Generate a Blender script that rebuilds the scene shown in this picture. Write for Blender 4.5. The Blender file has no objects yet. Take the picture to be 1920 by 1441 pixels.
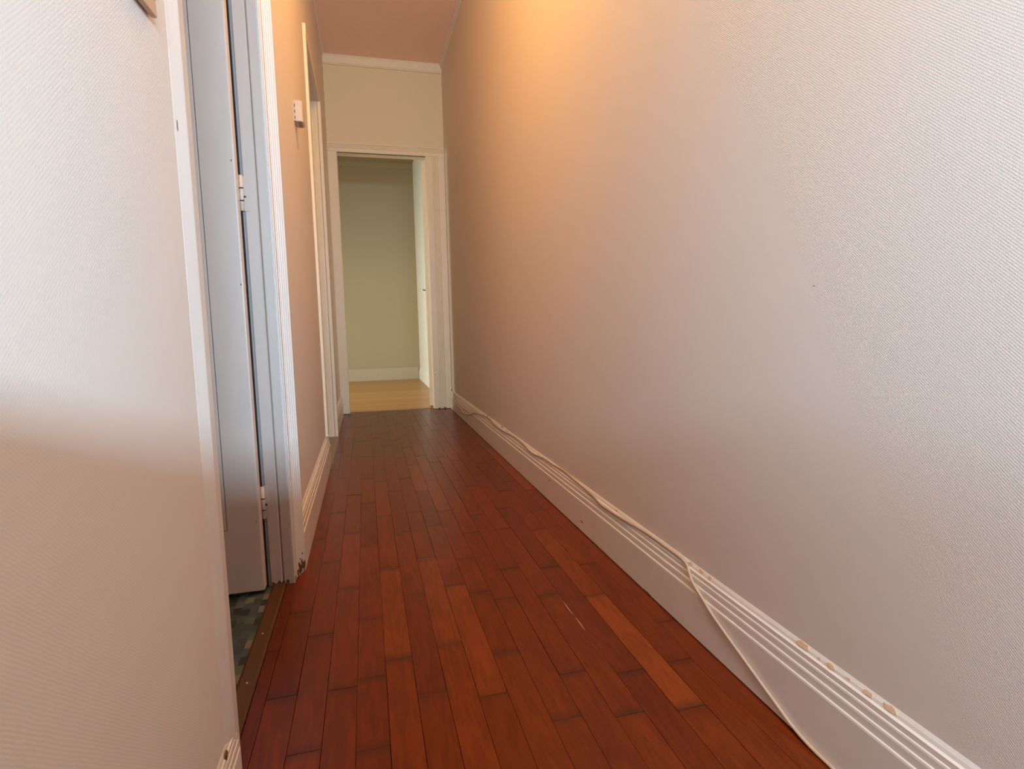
import bpy, bmesh, math, random
from mathutils import Vector, Matrix
R = math.radians
random.seed(7)
SC = bpy.context.scene
COL = SC.collection

# ------------------------------------------------------------------ camera
cam_d = bpy.data.cameras.new('camera')
cam = bpy.data.objects.new('camera', cam_d)
COL.objects.link(cam)
F_PX = 1056.09
cam_d.sensor_fit = 'HORIZONTAL'
cam_d.sensor_width = 36.0
cam_d.lens = 36.0 * F_PX / 1920.0
cam_d.clip_start = 0.01
yaw, pitch, roll = R(14.449), R(-6.0894), R(-1.22564)
fwd = Vector((math.sin(yaw) * math.cos(pitch), math.cos(yaw) * math.cos(pitch), math.sin(pitch)))
rgt = Vector((math.cos(yaw), -math.sin(yaw), 0))
upv = rgt.cross(fwd)
r2 = rgt * math.cos(roll) + upv * math.sin(roll)
u2 = upv * math.cos(roll) - rgt * math.sin(roll)
m = Matrix((r2, u2, -fwd)).transposed().to_4x4()
m.translation = Vector((0, 0, 0.72))
cam.matrix_world = m
SC.camera = cam

# ------------------------------------------------------------------ view, world, lights
SC.view_settings.view_transform = 'Standard'
SC.view_settings.look = 'None'
SC.view_settings.gamma = 1.0
SC.view_settings.use_curve_mapping = False
SC.view_settings.exposure = 0.0
SC.cycles.max_bounces = 12
SC.cycles.diffuse_bounces = 7
SC.cycles.sample_clamp_indirect = 4.0
w = bpy.data.worlds.new('sky')
SC.world = w
w.use_nodes = True
bg = w.node_tree.nodes['Background']
bg.inputs[0].default_value = (0.80, 0.88, 1.0, 1)
bg.inputs[1].default_value = 0.4


def area(name, loc, aim, sx, sy, power, col, spread=180):
    d = bpy.data.lights.new(name, 'AREA')
    d.shape = 'RECTANGLE'
    d.size = sx
    d.size_y = sy
    d.energy = power
    d.color = col
    d.spread = R(spread)
    o = bpy.data.objects.new(name, d)
    COL.objects.link(o)
    o.location = loc
    dr = (Vector(aim) - Vector(loc)).normalized()
    o.rotation_euler = dr.to_track_quat('-Z', 'Y').to_euler()
    return o


# daylight in the shaped window slit behind the viewpoint
area('daylight_rear', (0.30, -1.15, 1.12), (0.25, 1.0, 0.95), 0.9, 0.13, 98, (0.475, 0.745, 1.0))
# daylight in the window of the far room
area('daylight_far', (-2.72, 5.55, 1.45), (0.7, 6.35, 0.25), 0.8, 1.4, 42, (0.98, 1.0, 0.86), 110)
# warm ceiling lamp of the corridor, above the frame
ld = bpy.data.lights.new('lamp_bulb', 'POINT')
ld.energy = 34.5
ld.color = (1.0, 0.60, 0.13)
ld.shadow_soft_size = 0.12
lamp_bulb = bpy.data.objects.new('lamp_bulb', ld)
COL.objects.link(lamp_bulb)
lamp_bulb.location = (0.25, 1.75, 2.66)


# ------------------------------------------------------------------ material helpers
def new_mat(name):
    mt = bpy.data.materials.new(name)
    mt.use_nodes = True
    nt = mt.node_tree
    return mt, nt, nt.nodes['Principled BSDF']


def N(nt, typ, **kw):
    n = nt.nodes.new(typ)
    for k, v in kw.items():
        setattr(n, k, v)
    return n


def math_n(nt, op, a, b=None):
    n = nt.nodes.new('ShaderNodeMath')
    n.operation = op
    for i, v in enumerate((a, b)):
        if v is None:
            continue
        if isinstance(v, (int, float)):
            n.inputs[i].default_value = v
        else:
            nt.links.new(v, n.inputs[i])
    return n.outputs[0]


def mix_col(nt, fac, a, b):
    n = nt.nodes.new('ShaderNodeMix')
    n.data_type = 'RGBA'
    for idx, v in ((0, fac), (6, a), (7, b)):
        if isinstance(v, (int, float)):
            n.inputs[idx].default_value = v
        elif isinstance(v, tuple):
            n.inputs[idx].default_value = (*v, 1)
        else:
            nt.links.new(v, n.inputs[idx])
    return n.outputs[2]


def ramp(nt, val, lo, hi):
    n = nt.nodes.new('ShaderNodeMapRange')
    n.clamp = True
    nt.links.new(val, n.inputs[0])
    n.inputs[1].default_value = lo
    n.inputs[2].default_value = hi
    return n.outputs[0]


def noise(nt, vec, scale, detail=3.0, rough=0.5):
    n = nt.nodes.new('ShaderNodeTexNoise')
    n.inputs['Scale'].default_value = scale
    n.inputs['Detail'].default_value = detail
    n.inputs['Roughness'].default_value = rough
    if vec is not None:
        nt.links.new(vec, n.inputs['Vector'])
    return n.outputs['Fac']


def mapping(nt, vec, scale=(1, 1, 1), loc=(0, 0, 0)):
    n = nt.nodes.new('ShaderNodeMapping')
    n.inputs['Scale'].default_value = scale
    n.inputs['Location'].default_value = loc
    nt.links.new(vec, n.inputs['Vector'])
    return n.outputs[0]


def geo_pos(nt):
    return nt.nodes.new('ShaderNodeNewGeometry').outputs['Position']


def bump(nt, height, dist, strength=1.0):
    n = nt.nodes.new('ShaderNodeBump')
    n.inputs['Distance'].default_value = dist
    n.inputs['Strength'].default_value = strength
    nt.links.new(height, n.inputs['Height'])
    return n.outputs['Normal']


# painted glass-fibre wallpaper: a fine woven relief
def wallpaper(name, col, rough=0.45, spec=0.35, relief=0.0003):
    mt, nt, b = new_mat(name)
    p = geo_pos(nt)
    n1 = noise(nt, p, 70.0, 2.0)
    sep = N(nt, 'ShaderNodeSeparateXYZ')
    nt.links.new(p, sep.inputs[0])
    h = math_n(nt, 'ADD', sep.outputs[0], sep.outputs[1])
    wob = math_n(nt, 'MULTIPLY', n1, 2.6)
    a = math_n(nt, 'SINE', math_n(nt, 'ADD', math_n(nt, 'MULTIPLY', h, 2 * math.pi / 0.0046), wob))
    c = math_n(nt, 'SINE', math_n(nt, 'ADD', math_n(nt, 'MULTIPLY', sep.outputs[2], 2 * math.pi / 0.0040), wob))
    weave = math_n(nt, 'MULTIPLY', a, c)
    fine = noise(nt, p, 420.0, 2.0)
    hh = math_n(nt, 'ADD', math_n(nt, 'MULTIPLY', weave, 0.5), fine)
    nt.links.new(bump(nt, hh, relief, 0.7), b.inputs['Normal'])
    big = noise(nt, p, 1.3, 2.0)
    tint = mix_col(nt, big, tuple(x * 0.97 for x in col), tuple(min(1, x * 1.03) for x in col))
    nt.links.new(tint, b.inputs['Base Color'])
    b.inputs['Roughness'].default_value = rough
    b.inputs['Specular IOR Level'].default_value = spec
    return mt


def paint(name, col, rough=0.35, spec=0.5, uneven=0.0006, scale=25.0):
    mt, nt, b = new_mat(name)
    p = geo_pos(nt)
    n1 = noise(nt, mapping(nt, p, (1, 1, 0.35)), scale, 3.0)
    tint = mix_col(nt, n1, tuple(x * 0.95 for x in col), tuple(min(1, x * 1.04) for x in col))
    nt.links.new(tint, b.inputs['Base Color'])
    nt.links.new(bump(nt, n1, uneven, 0.6), b.inputs['Normal'])
    b.inputs['Roughness'].default_value = rough
    b.inputs['Specular IOR Level'].default_value = spec
    return mt


def plain(name, col, rough=0.5, metal=0.0, spec=0.5):
    mt, nt, b = new_mat(name)
    p = geo_pos(nt)
    n1 = noise(nt, p, 60.0, 2.0)
    tint = mix_col(nt, n1, tuple(x * 0.9 for x in col), tuple(min(1, x * 1.1) for x in col))
    nt.links.new(tint, b.inputs['Base Color'])
    b.inputs['Roughness'].default_value = rough
    b.inputs['Metallic'].default_value = metal
    b.inputs['Specular IOR Level'].default_value = spec
    return mt


# varnished red-brown parquet, tone and grain per plank
def plank_mat():
    mt, nt, b = new_mat('varnished_parquet')
    oi = N(nt, 'ShaderNodeObjectInfo')
    sepc = N(nt, 'ShaderNodeSeparateColor')
    nt.links.new(oi.outputs['Color'], sepc.inputs[0])
    tone, rnd = sepc.outputs[0], sepc.outputs[1]
    uv = N(nt, 'ShaderNodeUVMap', uv_map='UVMap')
    ends = N(nt, 'ShaderNodeUVMap', uv_map='ends')
    sep = N(nt, 'ShaderNodeSeparateXYZ')
    nt.links.new(uv.outputs[0], sep.inputs[0])
    comb = N(nt, 'ShaderNodeCombineXYZ')
    nt.links.new(sep.outputs[0], comb.inputs[0])
    nt.links.new(sep.outputs[1], comb.inputs[1])
    nt.links.new(math_n(nt, 'MULTIPLY', rnd, 37.0), comb.inputs[2])
    v = comb.outputs[0]
    wave_n = noise(nt, mapping(nt, v, (18, 2.2, 1)), 1.6, 3.0)
    rings = math_n(nt, 'SINE', math_n(nt, 'MULTIPLY', wave_n, 34.0))
    pores = noise(nt, mapping(nt, v, (260, 14, 1)), 3.0, 3.0, 0.6)
    broad = noise(nt, mapping(nt, v, (20, 5, 1)), 1.0, 2.0)
    dark = (0.082, 0.0112, 0.0014)
    mid = (0.158, 0.0248, 0.0030)
    light = (0.27, 0.056, 0.0080)
    base = mix_col(nt, ramp(nt, tone, 0.0, 0.5), dark, mid)
    base = mix_col(nt, ramp(nt, tone, 0.5, 1.0), base, light)
    g = math_n(nt, 'ADD', math_n(nt, 'MULTIPLY', rings, 0.13), math_n(nt, 'MULTIPLY', pores, 0.75))
    g = math_n(nt, 'ADD', g, math_n(nt, 'MULTIPLY', broad, 0.42))
    g = math_n(nt, 'ADD', g, 0.42)
    mul = nt.nodes.new('ShaderNodeVectorMath')
    mul.operation = 'SCALE'
    nt.links.new(base, mul.inputs[0])
    nt.links.new(g, mul.inputs['Scale'])
    # grime that has gathered at the butt joints
    sep2 = N(nt, 'ShaderNodeSeparateXYZ')
    nt.links.new(ends.outputs[0], sep2.inputs[0])
    dmin = math_n(nt, 'MINIMUM', sep2.outputs[0], sep2.outputs[1])
    wob = noise(nt, mapping(nt, v, (60, 40, 1)), 1.0, 3.0)
    d2 = math_n(nt, 'SUBTRACT', dmin, math_n(nt, 'MULTIPLY', wob, 0.020))
    stain = math_n(nt, 'SUBTRACT', 1.0, ramp(nt, d2, -0.012, 0.014))
    stain = math_n(nt, 'MULTIPLY', stain, math_n(nt, 'ADD', 0.25, math_n(nt, 'MULTIPLY', sepc.outputs[2], 0.45)))
    col = mix_col(nt, stain, mul.outputs[0], (0.035, 0.012, 0.006))
    nt.links.new(col, b.inputs['Base Color'])
    sm = noise(nt, geo_pos(nt), 9.0, 4.0)
    rg = math_n(nt, 'ADD', math_n(nt, 'MULTIPLY', sm, 0.06), 0.27)
    nt.links.new(rg, b.inputs['Roughness'])
    b.inputs['Specular IOR Level'].default_value = 0.27
    return mt


def oak_far_mat():
    mt, nt, b = new_mat('pale_oak_boards')
    p = geo_pos(nt)
    sep = N(nt, 'ShaderNodeSeparateXYZ')
    nt.links.new(p, sep.inputs[0])
    row = math_n(nt, 'FLOOR', math_n(nt, 'MULTIPLY', sep.outputs[1], 1 / 0.072))
    comb = N(nt, 'ShaderNodeCombineXYZ')
    nt.links.new(row, comb.inputs[0])
    wn = N(nt, 'ShaderNodeTexWhiteNoise')
    nt.links.new(comb.outputs[0], wn.inputs['Vector'])
    g = noise(nt, mapping(nt, p, (3, 60, 1)), 1.0, 3.0)
    f = math_n(nt, 'ADD', math_n(nt, 'MULTIPLY', wn.outputs['Value'], 0.6), math_n(nt, 'MULTIPLY', g, 0.4))
    nt.links.new(mix_col(nt, f, (0.32, 0.155, 0.04), (0.45, 0.23, 0.07)), b.inputs['Base Color'])
    b.inputs['Roughness'].default_value = 0.36
    return mt


# printed sheet vinyl with a grey-blue mosaic print
def vinyl_mat():
    mt, nt, b = new_mat('mosaic_vinyl')
    p = geo_pos(nt)
    sc = mapping(nt, p, (1 / 0.021, 1 / 0.034, 1), (0.3, 0.1, 0))
    sep = N(nt, 'ShaderNodeSeparateXYZ')
    nt.links.new(sc, sep.inputs[0])
    fx = math_n(nt, 'FLOOR', sep.outputs[0])
    fy = math_n(nt, 'FLOOR', math_n(nt, 'ADD', sep.outputs[1], math_n(nt, 'MULTIPLY', fx, 0.37)))
    comb = N(nt, 'ShaderNodeCombineXYZ')
    nt.links.new(fx, comb.inputs[0])
    nt.links.new(fy, comb.inputs[1])
    wn = N(nt, 'ShaderNodeTexWhiteNoise')
    nt.links.new(comb.outputs[0], wn.inputs['Vector'])
    cr = N(nt, 'ShaderNodeValToRGB')
    cr.color_ramp.interpolation = 'CONSTANT'
    els = cr.color_ramp.elements
    els[0].position, els[0].color = 0.0, (0.016, 0.024, 0.032, 1)
    els[1].position, els[1].color = 0.25, (0.040, 0.058, 0.070, 1)
    for pos, c in ((0.48, (0.085, 0.100, 0.100, 1)), (0.68, (0.165, 0.160, 0.140, 1)), (0.84, (0.055, 0.075, 0.100, 1))):
        e = els.new(pos)
        e.color = c
    nt.links.new(wn.outputs['Value'], cr.inputs[0])
    nt.links.new(cr.outputs[0], b.inputs['Base Color'])
    b.inputs['Roughness'].default_value = 0.4
    return mt


M_WALL = wallpaper('painted_woven_wallpaper', (0.725, 0.640, 0.565), 0.6, 0.25, 0.00032)
M_WALLL = wallpaper('painted_woven_wallpaper_left', (0.725, 0.640, 0.565), 0.6, 0.25, 0.00011)
M_WALL2 = wallpaper('warm_tinted_wall', (0.760, 0.640, 0.430), 0.6, 0.3)  # yellowed copy of the wall colour, carrying the warm lamplight
M_FARWALL = wallpaper('shaded_cream_wallpaper', (0.40, 0.325, 0.205), 0.6, 0.3)  # cream darkened to carry the weaker daylight on these surfaces
M_REAR = wallpaper('bounce_absorbing_wall', (0.22, 0.15, 0.11), 0.6, 0.3)  # made dark so the unseen rear walls absorb bounced light
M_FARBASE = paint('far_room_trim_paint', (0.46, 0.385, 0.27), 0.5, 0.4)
M_FARWHITE = wallpaper('lit_white_wallpaper', (0.80, 0.80, 0.73), 0.6, 0.3)  # white lightened to carry the daylight on the far right wall
M_CEIL = paint('ceiling_paint', (0.95, 0.66, 0.50), 0.8, 0.2)
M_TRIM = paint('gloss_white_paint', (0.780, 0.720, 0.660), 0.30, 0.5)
M_TRIM2 = paint('satin_white_paint', (0.760, 0.690, 0.620), 0.42, 0.4)
M_TRIMW = paint('warm_tinted_trim_paint', (0.78, 0.665, 0.475), 0.42, 0.4)  # trim colour yellowed to carry the same warm light
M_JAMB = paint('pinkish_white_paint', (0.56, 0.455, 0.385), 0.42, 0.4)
M_GREY = paint('shade_and_scuff_grey', (0.30, 0.27, 0.26), 0.5, 0.3)  # grey for the rebate's painted shade and for the wall scuff
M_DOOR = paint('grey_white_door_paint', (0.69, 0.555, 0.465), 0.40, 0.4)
M_PLANK = plank_mat()
M_OAK = oak_far_mat()
M_VINYL = vinyl_mat()
M_DARK = plain('dark_joint', (0.020, 0.010, 0.006), 0.9, 0, 0.1)
M_GAP = plain('gap_shade', (0.03, 0.027, 0.025), 0.9, 0, 0.1)  # dark colour standing for shade in the rebate and moulding grooves
M_CABLE = plain('cream_cable_sheath', (0.60, 0.44, 0.31), 0.45)
M_PLASTIC = plain('white_plastic', (0.55, 0.44, 0.35), 0.4)
M_VENT = plain('vent_black', (0.03, 0.02, 0.018), 0.7)
M_CHIP = plain('bare_plaster', (0.66, 0.44, 0.28), 0.8)
M_BARE = plain('bare_wood', (0.16, 0.062, 0.025), 0.8)
M_CHROME = plain('brushed_metal', (0.45, 0.42, 0.38), 0.35, 1.0)
M_SCREW = plain('bright_screw', (0.85, 0.80, 0.72), 0.25, 1.0)
M_BAR = plain('worn_threshold_wood', (0.085, 0.030, 0.006), 0.45)
M_FRAME = plain('light_wood', (0.56, 0.36, 0.22), 0.5)
M_PRINT = plain('grey_print', (0.48, 0.43, 0.45), 0.5)
M_SILL = plain('grey_stone_sill', (0.30, 0.25, 0.20), 0.6)
M_GLASS = plain('frosted_glass', (0.9, 0.85, 0.8), 0.3)


# ------------------------------------------------------------------ mesh helpers
class MB:
    def __init__(self):
        self.v, self.f = [], []

    def box(self, x0, x1, y0, y1, z0, z1):
        n = len(self.v)
        self.v += [(x0, y0, z0), (x1, y0, z0), (x1, y1, z0), (x0, y1, z0),
                   (x0, y0, z1), (x1, y0, z1), (x1, y1, z1), (x0, y1, z1)]
        self.f += [tuple(n + i for i in q) for q in
                   ((0, 3, 2, 1), (4, 5, 6, 7), (0, 1, 5, 4), (1, 2, 6, 5), (2, 3, 7, 6), (3, 0, 4, 7))]
        return self

    def prism(self, prof, fn, t0, t1, close=True):
        """prof: closed 2D outline; fn(a, b, t) -> 3D; caps included. t0/t1 may be functions of (a, b) for mitres."""
        n, k = len(self.v), len(prof)
        g0 = t0 if callable(t0) else (lambda a, b: t0)
        g1 = t1 if callable(t1) else (lambda a, b: t1)
        self.v += [fn(a, b, g0(a, b)) for a, b in prof]
        self.v += [fn(a, b, g1(a, b)) for a, b in prof]
        for i in range(k):
            j = (i + 1) % k
            self.f.append((n + i, n + j, n + k + j, n + k + i))
        self.f.append(tuple(n + i for i in range(k))[::-1])
        self.f.append(tuple(n + k + i for i in range(k)))
        return self

    def build(self, name, mat, parent=None, bevel=0.0, smooth=False, kind=None):
        me = bpy.data.meshes.new(name)
        me.from_pydata(self.v, [], self.f)
        bm = bmesh.new()
        bm.from_mesh(me)
        if bevel:
            bmesh.ops.bevel(bm, geom=list(bm.edges), offset=bevel, segments=2, affect='EDGES', profile=0.6)
        bmesh.ops.recalc_face_normals(bm, faces=list(bm.faces))
        bm.to_mesh(me)
        bm.free()
        me.materials.append(mat)
        if smooth:
            for p in me.polygons:
                p.use_smooth = True
        o = bpy.data.objects.new(name, me)
        COL.objects.link(o)
        if parent:
            o.parent = parent
        if kind:
            o['kind'] = kind
        return o


def struct(mb, name, mat, **kw):
    return mb.build(name, mat, kind='structure', **kw)


def empty(name, loc, label, cat):
    o = bpy.data.objects.new(name, None)
    COL.objects.link(o)
    o.location = loc
    o.empty_display_size = 0.05
    o['label'] = label
    o['category'] = cat
    return o


def tube(name, pts, rad, mat, parent=None, sides=10, caps=True):
    me = bpy.data.meshes.new(name)
    V, Fc = [], []
    P = [Vector(p) for p in pts]
    prev = None
    for i, p in enumerate(P):
        t = (P[min(i + 1, len(P) - 1)] - P[max(i - 1, 0)]).normalized()
        if prev is None:
            a = t.orthogonal().normalized()
        else:
            a = (prev - t * prev.dot(t)).normalized()
        prev = a
        b = t.cross(a)
        for k in range(sides):
            an = 2 * math.pi * k / sides
            V.append(p + (a * math.cos(an) + b * math.sin(an)) * rad)
    for i in range(len(P) - 1):
        for k in range(sides):
            k2 = (k + 1) % sides
            Fc.append((i * sides + k, i * sides + k2, (i + 1) * sides + k2, (i + 1) * sides + k))
    if caps:
        Fc.append(tuple(range(sides))[::-1])
        Fc.append(tuple((len(P) - 1) * sides + k for k in range(sides)))
    me.from_pydata(V, [], Fc)
    for pl in me.polygons:
        pl.use_smooth = True
    me.materials.append(mat)
    o = bpy.data.objects.new(name, me)
    COL.objects.link(o)
    if parent:
        o.parent = parent
    return o


# ------------------------------------------------------------------ room shell
XL, XR = -0.224, 0.712          # faces of the corridor's walls
YE = 4.89                       # face of the end wall
H = 2.862                       # ceiling height
D1A, D1B, DH = 0.908, 1.668, 2.125    # bathroom doorway
D2A, D2B = 3.10, 3.885                # second doorway
E0, E1 = -0.152, 0.556                # end doorway
TW = 0.075                      # partition thickness
YR = -1.11                       # rear wall

fl = MB()
fl.box(-0.285, 2.6, YR - 0.1, 4.945, -0.06, -0.012)
floor = struct(fl, 'floor', M_DARK)

ff = MB()
ff.box(-2.9, 0.80, 4.945, 7.95, -0.06, 0.0)
floor_far = struct(ff, 'floor_far', M_OAK)

bf = MB()
bf.box(-2.0, -0.283, 0.1, 2.5, -0.06, 0.0)
struct(bf, 'floor_bathroom', M_VINYL)

s2 = MB()
s2.box(-0.75, -0.20, D2A, D2B, -0.012, 0.001)
struct(s2, 'trim_sill', M_SILL)

wr = MB()
wr.box(XR, XR + 0.09, -0.45, YE + 0.09, 0, H)
struct(wr, 'wall_right', M_WALL)

wfr = MB()
wfr.box(XR, XR + 0.09, YE + 0.09, 7.9, 0, H)
struct(wfr, 'wall_far_right', M_FARWHITE)

wl = MB()
wl.box(XL - TW, XL, YR, D1A, 0, H)
wl.box(XL - TW, XL, D1A, D1B, DH, H)
wl.box(XL - TW, XL, D1B, D2A, 0, H)
wl.box(XL - TW, XL, D2A, D2B, DH + 0.01, H)
wl.box(XL - TW, XL, D2B, YE, 0, H)
struct(wl, 'wall_left', M_WALLL)

we = MB()
we.box(-2.9, E0 - 0.012, YE, YE + 0.09, 0, H)
we.box(E1 + 0.012, XR, YE, YE + 0.09, 0, H)
we.box(E0 - 0.012, E1 + 0.012, YE, YE + 0.09, DH, H)
struct(we, 'wall_end', M_WALL2)

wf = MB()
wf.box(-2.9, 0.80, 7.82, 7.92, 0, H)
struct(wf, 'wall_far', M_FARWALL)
# far room's window wall, a window in it
wfl = MB()
wx0, wx1 = -2.90, -2.80
wfl.box(wx0, wx1, 4.98, 5.05, 0, H)
wfl.box(wx0, wx1, 6.05, 7.82, 0, H)
wfl.box(wx0, wx1, 5.05, 6.05, 0, 0.7)
wfl.box(wx0, wx1, 5.05, 6.05, 2.25, H)
struct(wfl, 'wall_far_left', M_FARWALL)
wwf = MB()
for (a, b, c, d) in ((5.05, 5.10, 0.7, 2.25), (6.0, 6.05, 0.7, 2.25), (5.10, 6.0, 0.7, 0.76), (5.10, 6.0, 2.19, 2.25), (5.53, 5.57, 0.76, 2.19)):
    wwf.box(-2.88, -2.83, a, b, c, d)
struct(wwf, 'window_2', M_TRIM2)

# bathroom shell
wb = MB()
wb.box(-2.0, -1.93, 0.1, 2.5, 0, H)
wb.box(-1.93, XL - TW, 0.1, 0.17, 0, H)
wb.box(-1.93, XL - TW, 2.43, 2.5, 0, H)
struct(wb, 'wall_bathroom', M_WALL2)

# the wider part behind the viewpoint, with a window slit shaped to set the shadow's edge
wrr = MB()
a0, a1 = -0.17, 0.77
wrr.box(XL - TW, a0, YR - 0.1, YR, 0, H)
wrr.box(a1, 2.6, YR - 0.1, YR, 0, H)
wrr.box(a0, a1, YR - 0.1, YR, 0, 1.05)
wrr.box(a0, a1, YR - 0.1, YR, 1.19, H)
wrr.box(2.5, 2.6, YR, -0.45, 0, H)
wrr.box(XR + 0.09, 2.5, -0.45, -0.37, 0, H)
struct(wrr, 'wall_rear', M_REAR)
wrf = MB()
for (a, b, c, d) in ((a0, a0 + 0.04, 1.05, 1.19), (a1 - 0.04, a1, 1.05, 1.19), (a0 + 0.04, a1 - 0.04, 1.05, 1.055),
                     (a0 + 0.04, a1 - 0.04, 1.185, 1.19)):
    wrf.box(a, b, YR - 0.08, YR - 0.03, c, d)
struct(wrf, 'window_slit', M_TRIM2)

ce = MB()
ce.box(-2.95, 2.65, YR - 0.12, YE + 0.09, H, H + 0.08)
struct(ce, 'ceiling', M_CEIL)
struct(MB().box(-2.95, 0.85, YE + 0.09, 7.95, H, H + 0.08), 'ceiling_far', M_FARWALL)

# ------------------------------------------------------------------ parquet: every plank a part of the floor
X0, PW = -0.1065, 0.0576
edges = [X0 + PW * k for k in range(-2, 14)]
edges = [-0.2485] + edges + [0.700]          # columns -3 .. 13
edges[3 + 11] = 0.5295
edges[3 + 12] = 0.588
edges[3 + 13] = 0.645
JOINTS = {
    -3: [0.78, 1.30, 1.62],
    -2: [0.62, 1.122, 1.469, 1.98, 2.52],
    -1: [0.50, 0.956, 1.339, 1.766, 2.249, 2.783],
    0: [0.66, 1.116, 1.573, 2.003, 2.475, 3.24],
    1: [0.50, 0.931, 1.139, 1.381, 1.869, 2.343, 2.735],
    2: [0.72, 1.189, 1.667, 2.156, 2.66, 3.204],
    3: [0.60, 1.048, 1.485, 1.948, 2.477],
    4: [0.74, 1.211, 1.704, 2.164, 2.68],
    5: [0.55, 1.014, 1.498, 1.995, 2.443, 2.936],
    6: [0.68, 1.146, 1.44, 1.672, 2.147, 2.597],
    7: [0.50, 0.91, 1.386, 1.881, 2.437, 2.949],
    8: [0.60, 1.036, 1.559, 2.06, 2.56],
    9: [0.45, 0.888, 1.37, 1.886, 2.446, 2.95],
    10: [0.55, 1.007, 1.531, 2.102, 2.633],
    11: [0.42, 0.873, 1.335, 1.838, 2.33],
    12: [0.52, 1.012, 1.52, 2.03],
    13: [0.60, 1.16, 2.30, 3.18],
}
TONES = {(11, 0.873): 0.97, (13, 2.30): 0.86, (13, 1.16): 0.52, (2, 1.189): 0.82, (4, 1.211): 0.74, (5, 1.014): 0.78,
         (10, 1.007): 0.22, (10, 0.55): 0.20, (2, 0.72): 0.62, (1, 0.931): 0.42, (-2, 1.122): 0.12, (-2, 0.62): 0.42,
         (-1, 0.956): 0.30, (0, 1.116): 0.50, (11, 1.335): 0.70, (4, 0.74): 0.6, (6, 1.146): 0.38, (9, 1.37): 0.46,
         (9, 0.888): 0.42, (7, 0.91): 0.40, (0, 0.66): 0.42, (3, 1.048): 0.34, (12, 1.012): 0.36, (5, 2.443): 0.7,
         (3, 1.948): 0.3, (6, 1.44): 0.40, (4, 2.164): 0.35, (-3, 0.78): 0.05, (-3, 1.30): 0.05, (-3, 1.62): 0.05}


def plank(x0, x1, y0, y1, tone):
    g = 0.0006 if random.random() < 0.28 else 0.00018
    b = 0.0007
    zt = random.uniform(-0.00035, 0.0003)
    xa, xb, ya, yb = x0 + g, x1 - g, y0 + 0.0003, y1 - 0.0003
    V = [(xa, ya, -0.012), (xb, ya, -0.012), (xb, yb, -0.012), (xa, yb, -0.012),
         (xa, ya, zt - b * .7), (xb, ya, zt - b * .7), (xb, yb, zt - b * .7), (xa, yb, zt - b * .7),
         (xa + b, ya + b, zt), (xb - b, ya + b, zt), (xb - b, yb - b, zt), (xa + b, yb - b, zt)]
    Fc = [(0, 1, 5, 4), (1, 2, 6, 5), (2, 3, 7, 6), (3, 0, 4, 7),
          (4, 5, 9, 8), (5, 6, 10, 9), (6, 7, 11, 10), (7, 4, 8, 11), (8, 9, 10, 11)]
    me = bpy.data.meshes.new('floorboard')
    me.from_pydata(V, [], Fc)
    u1 = me.uv_layers.new(name='UVMap')
    u2_ = me.uv_layers.new(name='ends')
    for lp in me.loops:
        co = me.vertices[lp.vertex_index].co
        u1.data[lp.index].uv = (co.x - x0, co.y - y0)
        u2_.data[lp.index].uv = (co.y - y0, y1 - co.y)
    me.materials.append(M_PLANK)
    o = bpy.data.objects.new('floorboard', me)
    COL.objects.link(o)
    o.parent = floor
    o.color = (0.42 + 0.62 * (tone - 0.42), random.random(), random.random(), 1)


def tone_rand():
    return min(0.8, max(0.1, random.gauss(0.43, 0.11)))


for ci in range(-3, 14):
    xa, xb = edges[ci + 3], edges[ci + 4]
    js = list(JOINTS[ci])
    while js[0] > -0.02:
        js.insert(0, js[0] - random.uniform(0.45, 0.52))
    top = D1B if ci == -3 else (4.935 if xa >= E0 - 0.004 and xb <= E1 + 0.02 else YE - 0.006)
    while js[-1] + 0.62 < top:
        js.append(js[-1] + random.uniform(0.42, 0.54))
    js = [j for j in js if j < top - 0.06] + [top]
    for a, b_ in zip(js[:-1], js[1:]):
        plank(xa, xb, a, b_, TONES.get((ci, round(a, 3)), tone_rand()))
# floor of the room behind, out of view: one sheet of the same boards
rb = MB()
rb.box(XL, 2.5, YR, -0.45, -0.012, -0.0005)
o = rb.build('floorboards_rear', plain('red_brown_boards', (0.24, 0.055, 0.014), 0.4), floor, kind='stuff')

# far room boards, thin rows too narrow to pick apart: joined relief on that floor
bo = MB()
y = 4.99
while y < 7.80:
    bo.box(-2.79, 0.70, y + 0.0008, min(y + 0.071, 7.81), 0.0, 0.004)
    y += 0.072
bo.build('oak_boards', M_OAK, floor_far, kind='stuff')
sl = MB()
sl.box(E0 - 0.01, E1 + 0.01, 4.94, 4.992, -0.01, 0.0045)
struct(sl, 'trim_threshold_end', M_OAK)

# ------------------------------------------------------------------ baseboards
BASE = [(0.0, 0.0), (0.018, 0.0), (0.018, 0.1045), (0.0172, 0.1075), (0.0148, 0.1083), (0.0148, 0.1215), (0.0141, 0.1245),
        (0.0118, 0.1254), (0.0118, 0.1365), (0.0111, 0.1392), (0.0094, 0.1400), (0.0094, 0.1488), (0.0050, 0.1506), (0.0036, 0.1560), (0.0, 0.1618)]


def base_off(z):
    for (a, b), (c, d) in zip(BASE[1:-1], BASE[2:]):
        if b <= z <= d and d > b:
            return a + (c - a) * (z - b) / (d - b)
    return 0.0


def base_right(y0, y1):
    # stands a hair above the boards: a dark gap shows along the floor
    return MB().prism([(a, max(b, 0.003)) for a, b in BASE], lambda a, b, t: (XR - a, t, b), y0, y1)


def base_left(y0, y1, e0=0.0, e1=0.0):
    # e0 / e1 mitre the end so the profile returns to the wall
    return MB().prism(BASE, lambda a, b, t: (XL + a, t, b), lambda a, b: y0 + (0.018 - a) * e0, lambda a, b: y1 - (0.018 - a) * e1)


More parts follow.
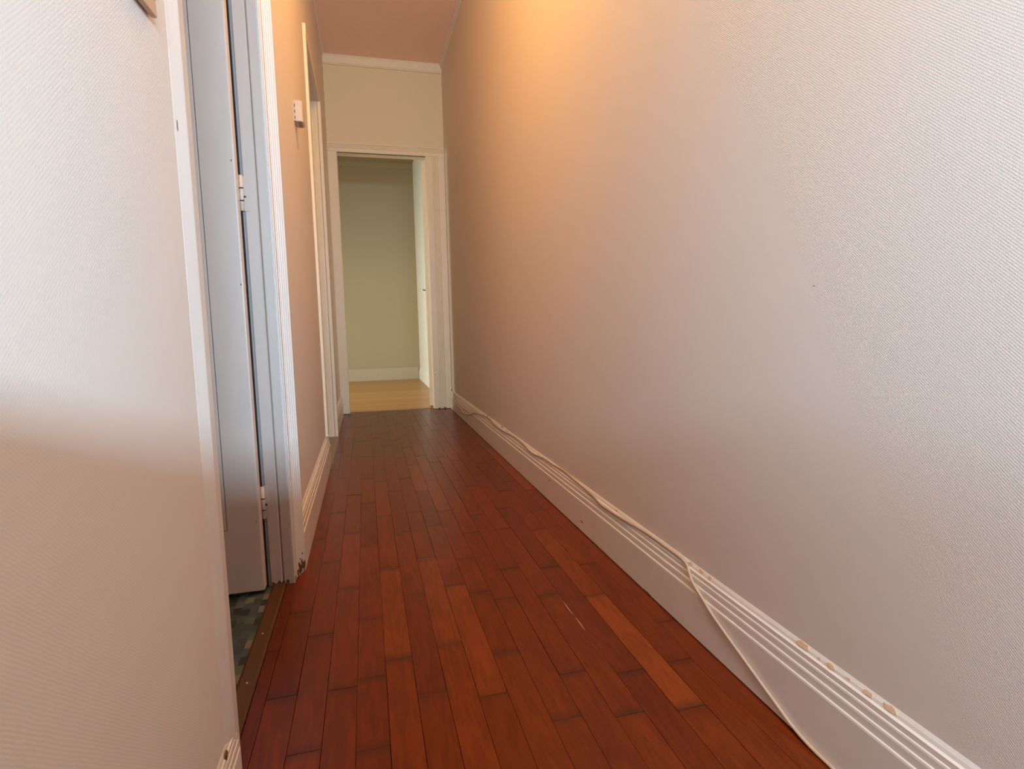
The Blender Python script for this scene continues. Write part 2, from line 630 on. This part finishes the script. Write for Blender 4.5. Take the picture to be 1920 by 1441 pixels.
bR = struct(base_right(-0.45, YE - 0.019), 'baseboard_right', M_TRIM2)
bL = struct(base_left(1.735, D2A + 0.006), 'baseboard_left', M_TRIM2)
bLn = struct(MB().prism([(a * 0.5, b * 0.78) for a, b in BASE], lambda a, b, t: (XL + a, t, b), YR, 0.884), 'baseboard_left_near', M_TRIM2)
bLf = struct(base_left(D2B + 0.045, YE - 0.019), 'baseboard_left_far', M_TRIM2)
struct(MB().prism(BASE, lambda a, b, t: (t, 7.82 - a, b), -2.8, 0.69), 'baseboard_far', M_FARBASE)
struct(MB().prism(BASE, lambda a, b, t: (0.712 - a, t, b), 5.75, 7.802), 'baseboard_far_right', M_FARWHITE)


def blob(name, mat, parent, c, ax_u, ax_v, ru, rv, nrm, th=0.0008, n=11, jag=0.3):
    """small irregular flake: a thin raised patch on a surface"""
    c, ax_u, ax_v, nrm = Vector(c), Vector(ax_u), Vector(ax_v), Vector(nrm)
    V, Fc = [], []
    rr = [1 + random.uniform(-jag, jag) for _ in range(n)]
    for lay in (0, 1):
        for i in range(n):
            an = 2 * math.pi * i / n
            s = rr[i] * (1.0 if lay == 0 else 0.85)
            V.append(c + ax_u * (math.cos(an) * ru * s) + ax_v * (math.sin(an) * rv * s) + nrm * (th * (1 if lay else -0.6)))
    for i in range(n):
        j = (i + 1) % n
        Fc.append((i, j, n + j, n + i))
    Fc.append(tuple(n + i for i in range(n)))
    Fc.append(tuple(range(n))[::-1])
    me = bpy.data.meshes.new(name)
    me.from_pydata(V, [], Fc)
    me.materials.append(mat)
    ob = bpy.data.objects.new(name, me)
    COL.objects.link(ob)
    ob.parent = parent
    return ob


# flaked spots along the top bead of the right baseboard
for (yy, zz, ru, rv) in ((0.768, 0.1555, 0.013, 0.0050), (0.730, 0.1535, 0.003, 0.0022), (0.707, 0.1550, 0.009, 0.0040),
                         (0.637, 0.1545, 0.009, 0.0035), (0.600, 0.1550, 0.012, 0.0042), (1.118, 0.1555, 0.008, 0.0040),
                         (1.075, 0.1555, 0.010, 0.0040), (1.040, 0.1550, 0.008, 0.0040), (2.97, 0.155, 0.012, 0.0045),
                         (2.875, 0.155, 0.016, 0.0045), (3.10, 0.155, 0.010, 0.004), (2.70, 0.155, 0.012, 0.004),
                         (1.52, 0.1555, 0.010, 0.003), (0.672, 0.155, 0.004, 0.002)):
    blob('paint_chip', M_CHIP, bR, (XR - base_off(zz + 0.0012) - 0.0002, yy, zz + 0.0012), (0, 1, 0), (0.42, 0, 0.91), ru, rv * 1.1, (-0.91, 0, 0.42))
for (yy, zz, ru, rv) in ((2.121, 0.089, 0.010, 0.002), (1.767, 0.037, 0.014, 0.0022), (2.60, 0.02, 0.01, 0.003), (1.30, 0.003, 0.02, 0.003)):
    blob('paint_chip', M_BARE, bR, (XR - 0.018, yy, zz), (0, 1, 0), (0, 0, 1), ru, rv, (-1, 0, 0), 0.0004)
blob('paint_chip', M_BARE, bLn, (XL + 0.0040, 0.825, 0.119), (0, 1, 0), (0, 0.25, 1), 0.006, 0.007, (1, 0, 0), 0.0012)

# ------------------------------------------------------------------ cornices
CORN = [(0, 0), (0.022, 0), (0.022, -0.016), (0.014, -0.060), (0.010, -0.064), (0.010, -0.072), (0, -0.072)]
struct(MB().prism(CORN, lambda a, b, t: (t, YE - a, H + b), XL, XR), 'trim_cornice_end', M_TRIMW)
CORS = [(0, 0), (0.018, 0), (0.018, -0.012), (0.012, -0.018), (0.012, -0.030), (0, -0.034)]
struct(MB().prism(CORS, lambda a, b, t: (XR - a, t, H + b), -0.45, YE - 0.005), 'trim_cornice_right', M_TRIM2)
struct(MB().prism([(0, 0), (0.010, 0), (0.006, -0.014), (0, -0.018)], lambda a, b, t: (XL + a, t, H + b), YR, YE - 0.005), 'trim_cornice_left', M_TRIM2)
struct(MB().prism(CORN, lambda a, b, t: (t, 7.82 - a, H + b), -2.8, XR), 'trim_cornice_far', M_FARWALL)

# ------------------------------------------------------------------ casings
# near side of the bathroom doorway: rounded lip turned towards the viewpoint
near = [(-0.002, 0.832), (0.0003, 0.837), (0.0016, 0.846), (0.0034, 0.857), (0.0052, 0.868), (0.0058, 0.8725), (0.0057, 0.876),
        (0.0040, 0.893), (0.0020, 0.912), (-0.002, 0.914), (-TW - 0.001, 0.914), (-TW - 0.001, 0.900), (-0.003, 0.900), (-0.003, 0.832)]
t_near = struct(MB().prism(near, lambda a, b, t: (XL + a, b, t), 0.0, DH), 'trim_door_near', M_TRIM, smooth=False)

# far side of the bathroom doorway: stepped jamb facing the viewpoint
jamb = [(-0.292, 1.700), (-0.292, 1.652), (-0.2885, 1.6485), (-0.262, 1.6485), (-0.2585, 1.652), (-0.2575, 1.657), (-0.2562, 1.652),
        (-0.2535, 1.6495), (-0.2330, 1.6495), (-0.2320, 1.652), (-0.2320, 1.700)]
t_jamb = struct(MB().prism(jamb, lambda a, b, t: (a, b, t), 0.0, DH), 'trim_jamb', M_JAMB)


def reeds():
    """casing profile: a flat band, then reeds that step outwards"""
    pts = [(-0.008, 1.652), (-0.0035, 1.6495), (-0.002, 1.6505), (-0.002, 1.688)]
    a, b = -0.002, 1.688
    for i in range(4):
        pts += [(a + 0.0042, b + 0.0028), (a + 0.0046, b + 0.0045), (a + 0.0046, b + 0.0085), (a + 0.0040, b + 0.0108)]
        a, b = a + 0.0040, b + 0.0112
    pts += [(a + 0.0042, b + 0.003), (a + 0.0042, 1.741), (-0.008, 1.741)]
    return pts


t_cas = struct(MB().prism(reeds(), lambda a, b, t: (XL + a, b, t), 0.0, DH + 0.07), 'trim_door_far', M_TRIM)
struct(MB().box(XL - 0.01, XL + 0.016, 0.83, 1.74, DH, DH + 0.075), 'trim_door_head', M_TRIM)
for (xx, yy, zz, ru, rv) in ((-0.2235, 1.689, 0.012, 0.006, 0.010), (-0.2165, 1.7005, 0.018, 0.006, 0.013), (-0.2125, 1.712, 0.030, 0.003, 0.012),
                             (-0.2085, 1.7235, 0.020, 0.005, 0.014), (-0.219, 1.70, 0.034, 0.0022, 0.006), (-0.2105, 1.7125, 0.060, 0.0015, 0.003),
                             (-0.215, 1.7005, 0.048, 0.0012, 0.003)):
    blob('paint_chip', M_BARE, t_cas, (xx, yy, zz), (0.83, 0.55, 0), (0, 0, 1), ru, rv, (0.55, -0.83, 0), 0.0012, jag=0.5)
for (yy, zz, ru, rv) in ((1.662, 0.008, 0.012, 0.006), (1.680, 0.011, 0.012, 0.008), (1.672, 0.040, 0.003, 0.004)):
    blob('paint_chip', M_BARE, t_cas, (XL - 0.002, yy, zz), (0, 1, 0), (0, 0, 1), ru, rv, (1, 0, 0), 0.0010, jag=0.5)
for (xx, ru) in ((-0.283, 0.004), (-0.268, 0.005), (-0.246, 0.004), (-0.258, 0.003)):
    blob('paint_chip', M_BARE, t_jamb, (xx, 1.6487, 0.006), (1, 0, 0), (0, 0, 1), ru, 0.006, (0, -1, 0), 0.0006, jag=0.4)

# second doorway: casing each side and head, lining, closed leaf at the back of the wall
t2 = MB()
t2.box(XL - 0.003, XL + 0.013, D2A - 0.055, D2A, 0.16, DH + 0.012)
t2.box(XL - 0.003, XL + 0.019, D2B, D2B + 0.045, 0, DH + 0.012)
t2.box(XL - 0.003, XL + 0.014, D2A - 0.055, D2B + 0.045, DH + 0.0125, DH + 0.065)
struct(t2, 'trim_door_second', M_TRIMW)
ln = MB()
ln.box(-0.62, XL - 0.002, D2B - 0.001, D2B + 0.03, 0.0, DH + 0.01)
ln.box(-0.62, XL - 0.002, D2A - 0.03, D2A + 0.001, 0.0, DH + 0.01)
ln.box(-0.62, XL - 0.002, D2A, D2B, DH + 0.0105, DH + 0.05)
struct(ln, 'trim_lining_second', M_TRIMW)
d2 = struct(MB().box(-0.62, -0.58, D2A + 0.003, D2B - 0.003, 0.006, DH), 'door_2', M_DOOR)
MB().box(-0.58, -0.572, D2A + 0.11, D2B - 0.11, 0.2, 0.95).build('panel', M_DOOR, d2, bevel=0.003)
MB().box(-0.58, -0.572, D2A + 0.11, D2B - 0.11, 1.07, 1.98).build('panel', M_DOOR, d2, bevel=0.003)

# end doorway: narrow casing left, wide fluted casing right, moulded head
YC = YE
ce_l = MB().prism([(E0, 0.02), (XL, 0.02), (XL, -0.016), (E0 - 0.004, -0.016), (E0, -0.012)], lambda a, b, t: (a, YC + b, t), 0.004, DH)
struct(ce_l, 'trim_end_left', M_TRIMW)
xs = E1
prof = [(xs, 0.02), (xs, -0.012), (xs + 0.003, -0.016), (xs + 0.050, -0.016)]
for i in range(4):
    q = xs + 0.052 + i * 0.0115
    prof += [(q, -0.0205), (q + 0.0065, -0.0205), (q + 0.0085, -0.0165), (q + 0.0098, -0.0165)]
prof += [(xs + 0.101, -0.022), (XR - 0.004, -0.022), (XR, -0.018), (XR, 0.02)]
t_er = struct(MB().prism(prof, lambda a, b, t: (a, YC + b, t), 0.004, DH), 'trim_end_right', M_TRIMW)
hd = [(DH, 0.02), (DH, -0.012), (DH + 0.003, -0.016), (DH + 0.028, -0.016)]
for i in range(3):
    q = DH + 0.030 + i * 0.010
    hd += [(q, -0.0205), (q + 0.006, -0.0205), (q + 0.0075, -0.0165), (q + 0.0085, -0.0165)]
hd += [(DH + 0.060, -0.022), (DH + 0.068, -0.022), (DH + 0.072, 0.02)]
struct(MB().prism(hd, lambda a, b, t: (t, YC + b, a), XL, XR), 'trim_end_head', M_TRIMW)
lnE = MB()
lnE.box(E0 - 0.012, E0, YE + 0.015, YE + 0.09, 0.0, DH)
lnE.box(E1, E1 + 0.012, YE + 0.015, YE + 0.09, 0.0, DH)
lnE.box(E0, E1, YE + 0.015, YE + 0.09, DH - 0.004, DH + 0.01)
struct(lnE, 'trim_end_lining', M_TRIMW)
for (xx, zz, ru, rv) in ((0.60, 0.008, 0.010, 0.006), (0.655, 0.006, 0.015, 0.006), (0.64, 0.012, 0.004, 0.008), (0.575, 0.3, 0.002, 0.006)):
    blob('paint_chip', M_BARE, t_er, (xx, YC - 0.0165 - (0.0045 if xx > 0.604 else 0), zz), (1, 0, 0), (0, 0, 1), ru, rv, (0, -1, 0), 0.0008, jag=0.4)

# ------------------------------------------------------------------ doors
# bathroom door, standing open at right angles to the corridor
dy0, dy1 = 1.602, 1.638
dx1, dx0 = -0.2985, -1.02
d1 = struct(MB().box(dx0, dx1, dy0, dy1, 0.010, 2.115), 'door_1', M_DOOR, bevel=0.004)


def frame_ring(x0, x1, z0, z1, wdt, y, th):
    mb = MB()
    mb.box(x0, x1, y - th, y + 0.001, z0, z0 + wdt)
    mb.box(x0, x1, y - th, y + 0.001, z1 - wdt, z1)
    mb.box(x0, x0 + wdt, y - th, y + 0.001, z0 + wdt, z1 - wdt)
    mb.box(x1 - wdt, x1, y - th, y + 0.001, z0 + wdt, z1 - wdt)
    return mb


frame_ring(dx0 + 0.085, dx1 - 0.0835, 0.190, 2.02, 0.0085, dy0, 0.0028).build('panel_moulding', M_DOOR, d1, bevel=0.0008)
gm = frame_ring(dx0 + 0.083, dx1 - 0.0815, 0.188, 2.022, 0.0012, dy0, 0.0006)  # groove shade drawn as thin dark strips beside the moulding
gm.build('groove_shade', M_GAP, d1)
frame_ring(dx0 + 0.0945, dx1 - 0.0932, 0.1995, 2.0095, 0.0012, dy0, 0.0006).build('groove_shade', M_GAP, d1)
# painted-over hinges at the far jamb
for hz in (0.245, 1.075, 1.90):
    h = tube('hinge', [(-0.2945, 1.640, hz - 0.045), (-0.2945, 1.640, hz + 0.045)], 0.0050, M_DOOR, d1, 12)
    bl = MB().box(-0.2945, -0.2795, 1.6466, 1.6484, hz - 0.045, hz + 0.045)
    bl.build('hinge_leaf', M_JAMB, h, bevel=0.001)
    for dz in (-0.020, 0.012):
        MB().box(-0.3005, -0.2880, 1.6326, 1.6345, hz + dz - 0.0014, hz + dz + 0.0014).build('knuckle_joint', M_VENT, h)
    blob('paint_chip', M_VENT, h, (-0.2885, 1.6438, hz - 0.008), (1, 0, 0), (0, 0, 1), 0.004, 0.003, (0, -1, 0), 0.0008, jag=0.5)
for (xx, zz) in ((-0.3065, 1.146), (-0.3085, 0.205), (-0.304, 0.837)):
    blob('paint_chip', M_BARE, d1, (xx, dy0, zz), (1, 0, 0), (0, 0, 1), 0.0013, 0.003, (0, -1, 0), 0.0005, jag=0.4)
kn = tube('door_handle', [(dx0 + 0.05, dy0, 1.05), (dx0 + 0.05, dy0 - 0.045, 1.05), (dx0 + 0.06, dy0 - 0.05, 1.05), (dx0 + 0.16, dy0 - 0.05, 1.05)], 0.009, M_CHROME, d1, 12)
# rebate's shade painted as a dark and a grey strip by the leaf's hinge
struct(MB().box(-0.2998, -0.2962, 1.6500, 1.668, 0.0, DH), 'rebate_shade', M_GAP)
struct(MB().box(-0.2962, -0.2915, 1.6505, 1.668, 0.0, DH), 'rebate_edge_shade', M_GREY)

# end door, swung past square into the far room
ang = R(8.4)
hx, hy = 0.5285, 4.985


def leaf_pt(u, v, z):
    # u along the leaf from its hinge, v across its thickness (to the right)
    return (hx + u * math.sin(ang) + v * math.cos(ang), hy + u * math.cos(ang) - v * math.sin(ang), z)


lf = MB()
n0 = 0
lf.v = [leaf_pt(u, v, z) for z in (0.018, 2.108) for (u, v) in ((0.0, 0.0), (0.70, 0.0), (0.70, 0.034), (0.0, 0.034))]
lf.f = [(0, 3, 2, 1), (4, 5, 6, 7), (0, 1, 5, 4), (1, 2, 6, 5), (2, 3, 7, 6), (3, 0, 4, 7)]
d3 = struct(lf, 'door_3', M_TRIMW, bevel=0.002)
U = 0.635
lev = tube('lever_handle', [leaf_pt(U, -0.002, 1.071), leaf_pt(U, -0.040, 1.071), leaf_pt(U - 0.006, -0.048, 1.071), leaf_pt(U - 0.11, -0.048, 1.069)], 0.0075, M_CHROME, d3, 12)
pl = MB()
pl.v = [leaf_pt(u, v, z) for z in (0.96, 1.16) for (u, v) in ((U - 0.02, -0.004), (U + 0.02, -0.004), (U + 0.02, 0.001), (U - 0.02, 0.001))]
pl.f = list(lf.f)
pl.build('handle_plate', M_CHROME, d3)
for hz in (0.25, 1.87):
    h = tube('hinge', [(0.5645, 4.983, hz - 0.04), (0.5645, 4.983, hz + 0.04)], 0.005, M_TRIM2, d3, 10)

# ------------------------------------------------------------------ bathroom threshold bar
tb = struct(MB().prism([(-0.2855, -0.012), (-0.2855, 0.003), (-0.280, 0.0065), (-0.254, 0.0065), (-0.2490, 0.002), (-0.2490, -0.012)],
                       lambda a, b, t: (a, t, b), D1A, 1.645), 'trim_threshold', M_BAR)
for (xx, yy) in ((-0.268, 1.373), (-0.2665, 1.180)):
    mb = MB()
    n = 10
    for i in range(n):
        a = 2 * math.pi * i / n
        mb.v.append((xx + 0.0032 * math.cos(a), yy + 0.0032 * math.sin(a), 0.006))
    for i in range(n):
        a = 2 * math.pi * i / n
        mb.v.append((xx + 0.0022 * math.cos(a), yy + 0.0022 * math.sin(a), 0.0078))
    mb.f = [(i, (i + 1) % n, n + (i + 1) % n, n + i) for i in range(n)] + [tuple(n + i for i in range(n))]
    mb.build('screw', M_SCREW, tb)

# ------------------------------------------------------------------ cable along the right baseboard
CAB = [(4.862, 0.165), (4.832, 0.160), (4.682, 0.150), (4.539, 0.131), (4.384, 0.092), (4.188, 0.063), (3.934, 0.085), (3.723, 0.128), (3.536, 0.147),
       (3.32, 0.157), (3.143, 0.150), (2.919, 0.149), (2.777, 0.155), (2.598, 0.157), (2.457, 0.151), (2.354, 0.147), (2.219, 0.157),
       (2.119, 0.158), (1.983, 0.163), (1.863, 0.159), (1.754, 0.156), (1.677, 0.153), (1.613, 0.146), (1.544, 0.147), (1.451, 0.152),
       (1.374, 0.155), (1.291, 0.158), (1.222, 0.158), (1.159, 0.158), (1.129, 0.154), (1.11, 0.145), (1.088, 0.128), (1.056, 0.114),
       (1.009, 0.096), (0.962, 0.078), (0.915, 0.062), (0.874, 0.048), (0.848, 0.039), (0.803, 0.024), (0.768, 0.0125), (0.727, 0.0055),
       (0.66, 0.0042), (0.5, 0.0042), (0.2, 0.0042), (-0.3, 0.0042)]
CR = 0.0032


cp = []
for (yy, zz) in CAB:
    # lies against the widest step within its own thickness
    off = max(base_off(zz + k * CR * 0.5) for k in (-2, -1, 0, 1, 2))
    cp.append(Vector((XR - off - CR - 0.0004, yy, zz)))
cp[-1].x -= 0.02
# smooth by Catmull-Rom
sm = []
for i in range(len(cp) - 1):
    p0, p1, p2, p3 = cp[max(i - 1, 0)], cp[i], cp[i + 1], cp[min(i + 2, len(cp) - 1)]
    for k in range(3):
        t = k / 3
        sm.append(0.5 * ((2 * p1) + (p2 - p0) * t + (2 * p0 - 5 * p1 + 4 * p2 - p3) * t * t + (3 * p1 - p0 - 3 * p2 + p3) * t ** 3))
sm.append(cp[-1])
cable = tube('cable', sm, CR, M_CABLE)
cable['label'] = 'thin cream cable running along the top of the right baseboard and down to the floor'
cable['category'] = 'cable'
for (yy, zz) in ((3.345, 0.160), (2.975, 0.156), (4.835, 0.163)):
    tube('cable_clip', [(XR - 0.0005, yy, zz + 0.006), (XR - 0.010, yy, zz + 0.0075), (XR - 0.013, yy - 0.002, zz + 0.002)], 0.0016, M_BARE, cable, 6)

# ------------------------------------------------------------------ small box on the left wall
bx = empty('wall_sensor', (XL, 2.42, 1.545), 'small white plastic box with vent slots on the left wall before the second doorway', 'sensor')
mb = MB()
by0, by1, bz0, bz1 = -0.040, 0.040, -0.034, 0.042
prof = [(0.004, by0), (0.024, by0), (0.031, by0 + 0.006), (0.034, by0 + 0.020), (0.034, by1 - 0.020), (0.031, by1 - 0.006), (0.024, by1), (0.004, by1)]
mb.prism(prof, lambda a, b, t: (a, b, t), bz0, bz1)
mb.build('cover', M_PLASTIC, bx, bevel=0.0015)
MB().box(0.0, 0.004, by0 + 0.002, by1 - 0.002, bz0 + 0.002, bz1 - 0.002).build('back_plate', M_PLASTIC, bx)
for k in range(3):  # shade of the gap to the wall, painted as dark bits
    MB().box(0.003, 0.0055, by0 - 0.0006, by0 + 0.002, bz0 + 0.008 + k * 0.022, bz0 + 0.018 + k * 0.022).build('side_gap_shade', M_VENT, bx)
for k in range(4):
    MB().box(0.012, 0.026, by0 + 0.014 + k * 0.015, by0 + 0.019 + k * 0.015, bz0 - 0.0006, bz0 + 0.001).build('vent_slot', M_VENT, bx)

# ------------------------------------------------------------------ picture frame, its lower corner in view
pf = empty('picture_frame', (XL, 0.772, 1.080), 'light wooden picture frame on the left wall, only its lower corner showing', 'frame')
FWd, FHt, bw = 0.30, 0.40, 0.017


def bar(y0, y1, z0, z1, name, mat, x0=0.002, x1=0.009, bev=0.002):
    return MB().box(x0, x1, y0, y1, z0, z1).build(name, mat, pf, bevel=bev)


bar(-FWd, 0, 0, bw, 'frame_bar', M_FRAME)
bar(-FWd, 0, FHt - bw, FHt, 'frame_bar', M_FRAME)
bar(-bw, 0, bw, FHt - bw, 'frame_bar', M_FRAME)
bar(-FWd, -FWd + bw, bw, FHt - bw, 'frame_bar', M_FRAME)
bar(-FWd + bw, -bw, bw, FHt - bw, 'picture', M_PRINT, 0.002, 0.006, 0)
pf.rotation_euler = (R(4), 0, 0)

# ------------------------------------------------------------------ unseen block added behind the viewpoint to shade the left wall's foot
struct(MB().box(XL + 0.002, 0.366, -0.37, -0.03, 0.0, 0.782), 'shade_blocker', M_WALL2)
struct(MB().box(XL + 0.002, 0.376, -0.38, -0.02, 0.7825, 0.802), 'shade_blocker_cap', M_TRIM2)

# ------------------------------------------------------------------ small marks
walls = {o.name: o for o in bpy.data.objects}
blob('scuff', M_GREY, walls['wall_right'], (XR - 0.0002, 0.776, 0.772), (0, 1, 0), (0, 0, 1), 0.0030, 0.0009, (-1, 0, 0), 0.0004)
blob('paint_chip', M_BARE, t_near, (XL + 0.0014, 0.844, 0.985), (0, 1, 0), (0, 0, 1), 0.0012, 0.007, (1, 0, 0), 0.0005)
for (p, q) in (((0.4655, 1.325), (0.4672, 1.250)), ((0.4680, 1.240), (0.4690, 1.175))):
    c = ((p[0] + q[0]) / 2, (p[1] + q[1]) / 2, 0.0004)
    blob('splinter', M_FRAME, floor, c, (1, 0, 0), (0, 1, 0), 0.0010, abs(p[1] - q[1]) / 2, (0, 0, 1), 0.0004, n=9, jag=0.15)
